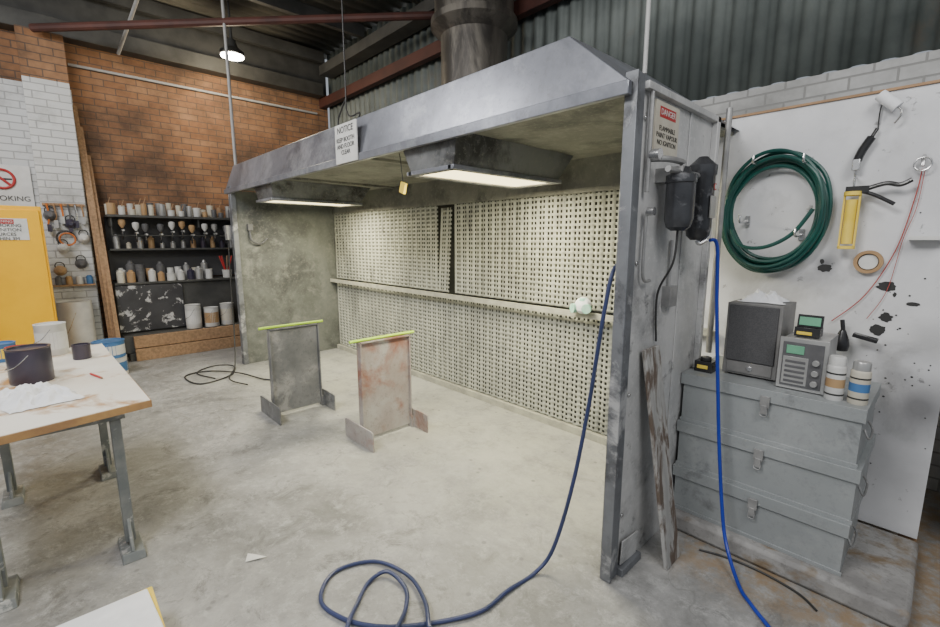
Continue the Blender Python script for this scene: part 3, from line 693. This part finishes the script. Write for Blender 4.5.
# tools and masks hanging on the pier
b = B()
for (y, z) in ((.12, 1.9), (.30, 1.80), (.41, 1.62), (.2, 1.5), (.35, 1.3), (.14, 1.22)):
    b.lathe((-7.698, y, z), [(.06, 0), (.065, .03), (.045, .08), (.02, .1)], random.choice([m_char, m_tink, m_tang, m_tinw]), 14, axis=(1, 0, 0))
    b.torus((-7.66, y, z + .06), .045, .006, m_cable, 'X', 16, 6)
b.box((-7.70, .06, 2.02), (-7.66, .46, 2.05), m_wood)
for i in range(6):
    y = .10 + i * .065; b.tube([(-7.65, y, 2.04), (-7.65, y + .01, 1.9), (-7.65, y - .01, 1.78 + .05 * (i % 3))], .010, random.choice([m_char, m_orange, m_chrome, m_wood, m_black]), 6)
    b.box((-7.67, y - .02, 1.70 + .05 * (i % 3)), (-7.63, y + .02, 1.79 + .05 * (i % 3)), random.choice([m_char, m_silver, m_tink]))
b.torus((-7.66, .24, 1.62), .09, .010, m_cable, 'X', 24, 6); b.torus((-7.65, .25, 1.61), .075, .010, m_orange, 'X', 24, 6)
b.box((-7.70, .05, 1.02), (-7.60, .46, 1.04), m_wood)
for i in range(4): b.lathe((-7.65, .11 + i * .1, 1.04), [(.035, 0), (.035, .09), (.02, .11)], random.choice([m_tinw, m_tang, m_tinb, m_char]), 12)
b.build('hanging_masks_and_tools')
b = B(); b.box((-6.31, 1.70, 1.60), (-6.225, 1.77, 1.78), m_fit); b.tube([(-6.26, 1.72, 1.6), (-6.25, 1.70, .9), (-6.2, 1.68, .4), (-6.0, 1.6, .03), (-5.7, 1.45, .012), (-5.59, 1.12, .012), (-6.02, 1.06, .012), (-6.1, 1.3, .012), (-5.7, 1.55, .03), (-5.27, 1.71, .012), (-5.1, 1.9, .012)], .008, m_cable); b.build('switch_box_and_cable')
b = B(); b.tube([(-5.7, 1.3, .012), (-6.1, 1.2, .012), (-6.3, 1.45, .012), (-6.1, 1.62, .012), (-5.5, 1.4, .03), (-5.2, 1.5, .012)], .007, m_cable); b.build('floor_cable')
b = B(); b.tube([(-6.14, 1.95, 1.75), (-6.10, 1.95, 1.6), (-6.1, 2.05, 1.55), (-6.12, 2.15, 1.62)], .012, m_char); b.box((-6.15, 1.92, 1.72), (-6.11, 1.98, 1.8), m_char); b.build('wall_hook')

# ---------------------------------------------------------------- lights
def area(name, loc, target, sx, sy, e, col=(1, .985, .97)):
    l = bpy.data.lights.new(name, 'AREA'); l.shape = 'RECTANGLE'; l.size = sx; l.size_y = sy; l.energy = e; l.color = col
    o = bpy.data.objects.new(name, l); SC.collection.objects.link(o); o.location = loc
    o.rotation_euler = (Vector(target) - Vector(loc)).to_track_quat('-Z', 'Y').to_euler(); return o
area('fill_light', (-1.5, -1.5, 4.2), (-2.2, 1.2, .5), 2.0, 1.0, 170)  # unseen fill lights added overhead for even light from the camera side
area('fill_light', (-5.2, -1.2, 4.2), (-5.8, 1.0, .5), 2.0, 1.0, 115)
area('fill_light', (1.5, 0.5, 4.0), (-.3, 2.8, 1.2), 1.5, 1.5, 80)
l = bpy.data.lights.new('high_bay_spot', 'POINT'); l.energy = 60; l.color = (1, .85, .6); l.shadow_soft_size = .15
o = bpy.data.objects.new('high_bay_spot', l); SC.collection.objects.link(o); o.location = (-7.1, 2.2, 3.9)
w = bpy.data.worlds.new('world'); SC.world = w; w.use_nodes = True
w.node_tree.nodes['Background'].inputs[0].default_value = (.84, .91, 1, 1); w.node_tree.nodes['Background'].inputs[1].default_value = .40

cam = bpy.data.cameras.new('camera'); cam.lens = 17.23; cam.sensor_width = 36; cam.clip_start = .05
co = bpy.data.objects.new('camera', cam); SC.collection.objects.link(co); co.location = (0, 0, 1.6)
co.rotation_euler = (math.radians(90 - 9.28), 0, math.radians(46.7)); SC.camera = co
